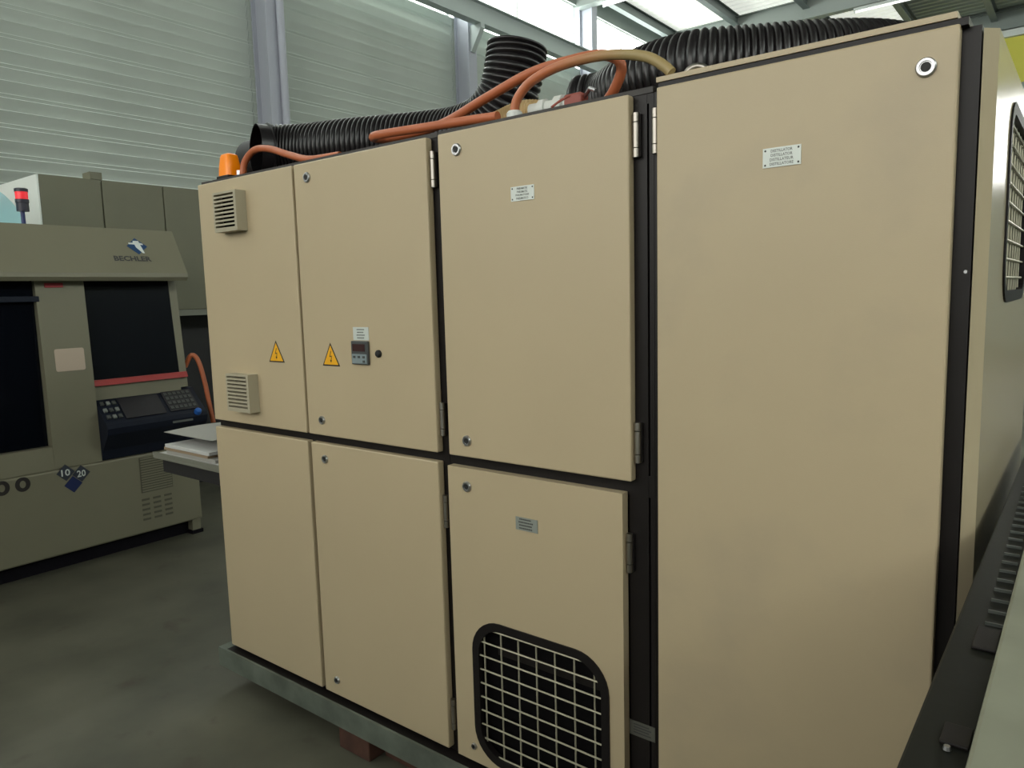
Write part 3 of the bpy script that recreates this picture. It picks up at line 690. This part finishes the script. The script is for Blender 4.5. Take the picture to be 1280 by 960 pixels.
# prints on pillar and base
obj('red_label', BX(-4.91, -4.898, 1.785, 1.885, 1.715, 1.742), 'red_label', la)
obj('pink_label', flat_on(Vector((-4.886, 1.88, 1.28)), hu, Vector((-.03, 0, 1)).normalized(), [(x, z) for x, z in rrect(-.083, .083, -.068, .068, .012, 4)], Vector((1, 0, .03)), .002), 'pink_label', la)
BXF = -4.864
U, V = Vector((0, 1, 0)), Vector((0, 0, 1))
for y in (1.447, 1.553):
    vs, fs = text_mb('0', 1.0)
    base_ = place2d(vs, (BXF, y, .578), U, V, .074, .080); mb = MB().add(base_, fs)
    # thicken the stroke into a heavy numeral
    n = 24; outr = [(.040 * math.cos(2*math.pi*i/n), .043 * math.sin(2*math.pi*i/n)) for i in range(n)]; inr = [(.016 * math.cos(2*math.pi*i/n), .022 * math.sin(2*math.pi*i/n)) for i in range(n)]
    rg = ring(outr, inr, 0, .002); rg.v = [Vector((BXF + .001 - v.y * .5, y + v.x, .578 + v.z)) for v in rg.v]
    obj('numeral', rg, 'black_print', la)
def diamond(y, z, h, m): return obj('emblem_diamond', flat_on(Vector((BXF, y, z)), U, V, [(-h, 0), (0, -h), (h, 0), (0, h)], Vector((1, 0, 0)), .001), m, la)
diamond(1.785, .600, .052, 'emblem_dark'); diamond(1.872, .578, .052, 'emblem_dark'); diamond(1.822, .520, .052, 'emblem_blue')
lettering('lettering', '10', (BXF + .0016, 1.785, .600), U, V, .050, .042, 'plate_white', la)
lettering('lettering', '20', (BXF + .0016, 1.872, .578), U, V, .050, .042, 'plate_white', la)
obj('vent_panel', BX(BXF - .002, BXF + .003, 2.225, 2.435, .370, .605), 'vent_dark', la)
lv = None
for k in range(14):
    if lv is None: lv = obj('louvre', BX(BXF + .002, BXF + .007, 2.23, 2.43, .378, .386), 'lathe_beige', la)
    else: dup(lv, (0, 0, k * .0165))
sl = None
for c_ in range(3):
    for r_ in range(5):
        off = (0, c_ * .075, -r_ * .033)
        if sl is None: sl = obj('vent_slot', BX(BXF - .004, BXF + .0015, 2.222, 2.272, .316, .330), 'vent_dark', la)
        else: dup(sl, off)
# stack lamp on top
st = obj('signal_lamp', MB().lathe([(.012, 0), (.012, .1)], (-5.2, 1.815, 2.09), (0, 0, 1), 12), 'lamp_pole', la)
obj('lamp_base', MB().lathe([(.034, 0), (.034, .05), (.037, .052), (.037, .072)], (-5.2, 1.818, 2.185), (0, 0, 1), 18), 'lamp_black', st)
obj('red_lens', MB().lathe([(.034, 0), (.034, .045)], (-5.2, 1.818, 2.257), (0, 0, 1), 18), 'lamp_red', st)
obj('lamp_cap', MB().lathe([(.037, 0), (.037, .018), (.03, .022)], (-5.2, 1.818, 2.302), (0, 0, 1), 18), 'lamp_black', st)
# pale blue hood, tall cabinet behind, dark machine frame
hb = []; nb_ = 14
for k in range(nb_ + 1):
    a = math.pi / 2 * k / nb_; hb.append((1.25 + .63 * math.cos(a), 2.0905 + .38 * math.sin(a)))
hb += [(.2, 2.4705), (.2, 2.0905)]
tag(obj('blue_hood', MB().prism(hb, 'x', -5.78, -5.36), 'hood_blue'), 'pale blue curved plastic hood on top of the lathe at the left edge', 'hood')
bc = empty('tall_cabinet', (-6.6, 2.9, 0), 'tall grey-beige panelled cabinet standing behind the lathe, white on its end', 'cabinet')
BXC = -5.9
obj('body', BX(-7.6, BXC - .02, 2.18, 3.9, 1.55, 2.52), 'back_cabinet_paint', bc)
obj('end_panel', BX(-7.6, BXC - .002, 2.168, 2.179, 0.0, 2.53), 'back_cabinet_white', bc)
for a, b in ((2.182, 2.598), (2.606, 3.066), (3.074, 3.50), (3.508, 3.9)): obj('panel', BX(BXC - .019, BXC, a, b, 1.55, 2.532, bev=.004), 'back_cabinet_paint', bc)
obj('top_block', BX(BXC - .12, BXC + .004, 2.525, 2.61, 2.533, 2.585), 'back_cabinet_paint', bc)
obj('dark_base', BX(-7.6, BXC - .35, 2.18, 3.9, 0, 1.549), 'dark_machine', bc)
obj('base_rail', BX(BXC - .06, BXC - .01, 2.7, 3.9, 1.50, 1.549), 'tray_grey', bc)
for y in (2.68, 3.02, 3.62): obj('leg', BX(BXC - .07, BXC - .02, y, y + .05, 0, 1.499), 'dark_machine', bc)
CG = 'orange cables beside the lathe console'
hose('orange_cable', 'orange cable looping down beside the lathe console, taller one', [(-5.0, 2.66, 1.16), (-4.96, 2.69, 1.24), (-4.93, 2.72, 1.20), (-4.90, 2.74, 1.05), (-4.88, 2.75, .90), (-4.86, 2.76, .76)], .016, 'orange_hose', 'cable', CG)
hose('orange_cable', 'orange cable curving up behind the cabinet edge at the console', [(-4.86, 2.79, .80), (-4.85, 2.82, .93), (-4.84, 2.87, 1.0), (-4.84, 2.94, 1.05), (-4.84, 3.02, 1.07)], .014, 'orange_hose', 'cable', CG)

# ------------------------------------------------------------------ paper tray between lathe and cabinets
tb = empty('tray_stand', (-3.05, 1.85, 0), 'small grey tray stand with papers behind the left end of the cabinets', 'stand')
obj('tray', BX(-3.44, -2.86, 1.64, 2.08, .885, .897, bev=.003), 'tray_grey', tb)
for q in ((-3.44, -2.86, 1.64, 1.648), (-3.44, -2.86, 2.072, 2.08)): obj('tray_rim', BX(q[0], q[1], q[2], q[3], .897, .915), 'tray_grey', tb)
obj('support_arm', BX(-3.40, -2.86, 1.665, 1.74, .82, .885), 'dark_machine', tb); obj('support_arm', BX(-3.1, -2.88, 1.80, 1.9, .78, .885), 'dark_machine', tb)
obj('post', BX(-2.93, -2.87, 1.92, 1.98, .03, .885), 'dark_machine', tb); obj('foot', BX(-3.1, -2.79, 1.8, 2.1, 0, .03), 'dark_machine', tb)
z = .8975
for k, (x0, x1, y0, y1, h, m, lb) in enumerate(((-3.42, -2.90, 1.66, 2.04, .012, 'paper_white', 'lowest grey-white folder in the pile on the tray stand'), (-3.37, -2.95, 1.67, 2.03, .016, 'paper_grey', 'grey booklet second from the bottom of the tray pile'),
        (-3.38, -3.0, 1.665, 2.02, .014, 'paper_brown', 'brown-edged booklet in the middle of the tray pile'), (-3.36, -2.98, 1.66, 2.0, .016, 'paper_white', 'white booklet on top of the tray pile under the loose sheet'))):
    tag(obj('booklet', BX(x0, x1, y0, y1, z, z + h, bev=.002), m), lb, 'booklet', 'papers on the tray stand'); z += h + .0005
tag(obj('box_file', BX(-3.06, -2.90, 1.80, 2.0, z, 1.002, bev=.002), 'paper_brown'), 'brown box file under the loose card at the cabinet edge', 'box file')
sh = MB(); n = 8; vs = []; fs = []
for i in range(n + 1):
    for j in range(2):
        t = i / n; vs.append((-3.41 + j * .42, 1.685 + t * .33, 1.004 + .006 * math.sin(math.pi * t)))
for i in range(n): fs.append((2*i, 2*i+1, 2*i+3, 2*i+2))
vs2 = [(a, b, c - .0015) for a, b, c in vs]; k = len(vs)
fs += [tuple(x + k for x in f[::-1]) for f in fs] + [(0, k, k+1, 1), (2*n, 2*n+1, k+2*n+1, k+2*n)] + [(2*i, 2*i+2, k+2*i+2, k+2*i) for i in range(n)] + [(2*i+1, k+2*i+1, k+2*i+3, 2*i+3) for i in range(n)]
sh.add(vs + vs2, fs); tag(obj('paper_sheet', sh, 'paper_grey'), 'loose pale grey card lying on top of the tray papers', 'paper')

# ------------------------------------------------------------------ machine bed at the right edge of the photograph
fb = empty('machine_bed', (.2, 1.6, 0), 'dark steel machine bed with toothed rail and pale cover, right foreground', 'machine')
obj('bed_body', BX(-.10, .62, .45, 2.7, 0, 1.10), 'bed_dark', fb)
obj('dark_rail', BX(-.124, -.02, .42, 2.75, 1.10, 1.15, bev=.003), 'bed_dark', fb)
obj('pale_cover', BX(-.070, .66, .40, 2.3, 1.151, 1.168, bev=.004), 'bed_cover', fb)
th = obj('tooth', BX(-.092, -.071, 1.115, 1.118, 1.1505, 1.1545), 'bed_tooth', fb)
for k in range(1, 22): dup(th, (-.0006 * k, k * .045, 0))
obj('clamp_block', BX(-.098, -.072, 1.03, 1.10, 1.1505, 1.154, bev=.001), 'rubber', fb); obj('clamp_block', BX(-.098, -.073, .79, .83, 1.1505, 1.154, bev=.001), 'rubber', fb)
obj('clamp_screw', MB().lathe([(.004, 0), (.003, .004)], (-.090, .782, 1.151), (0, 0, 1), 8), 'chrome', fb)
bpy.context.view_layer.update()
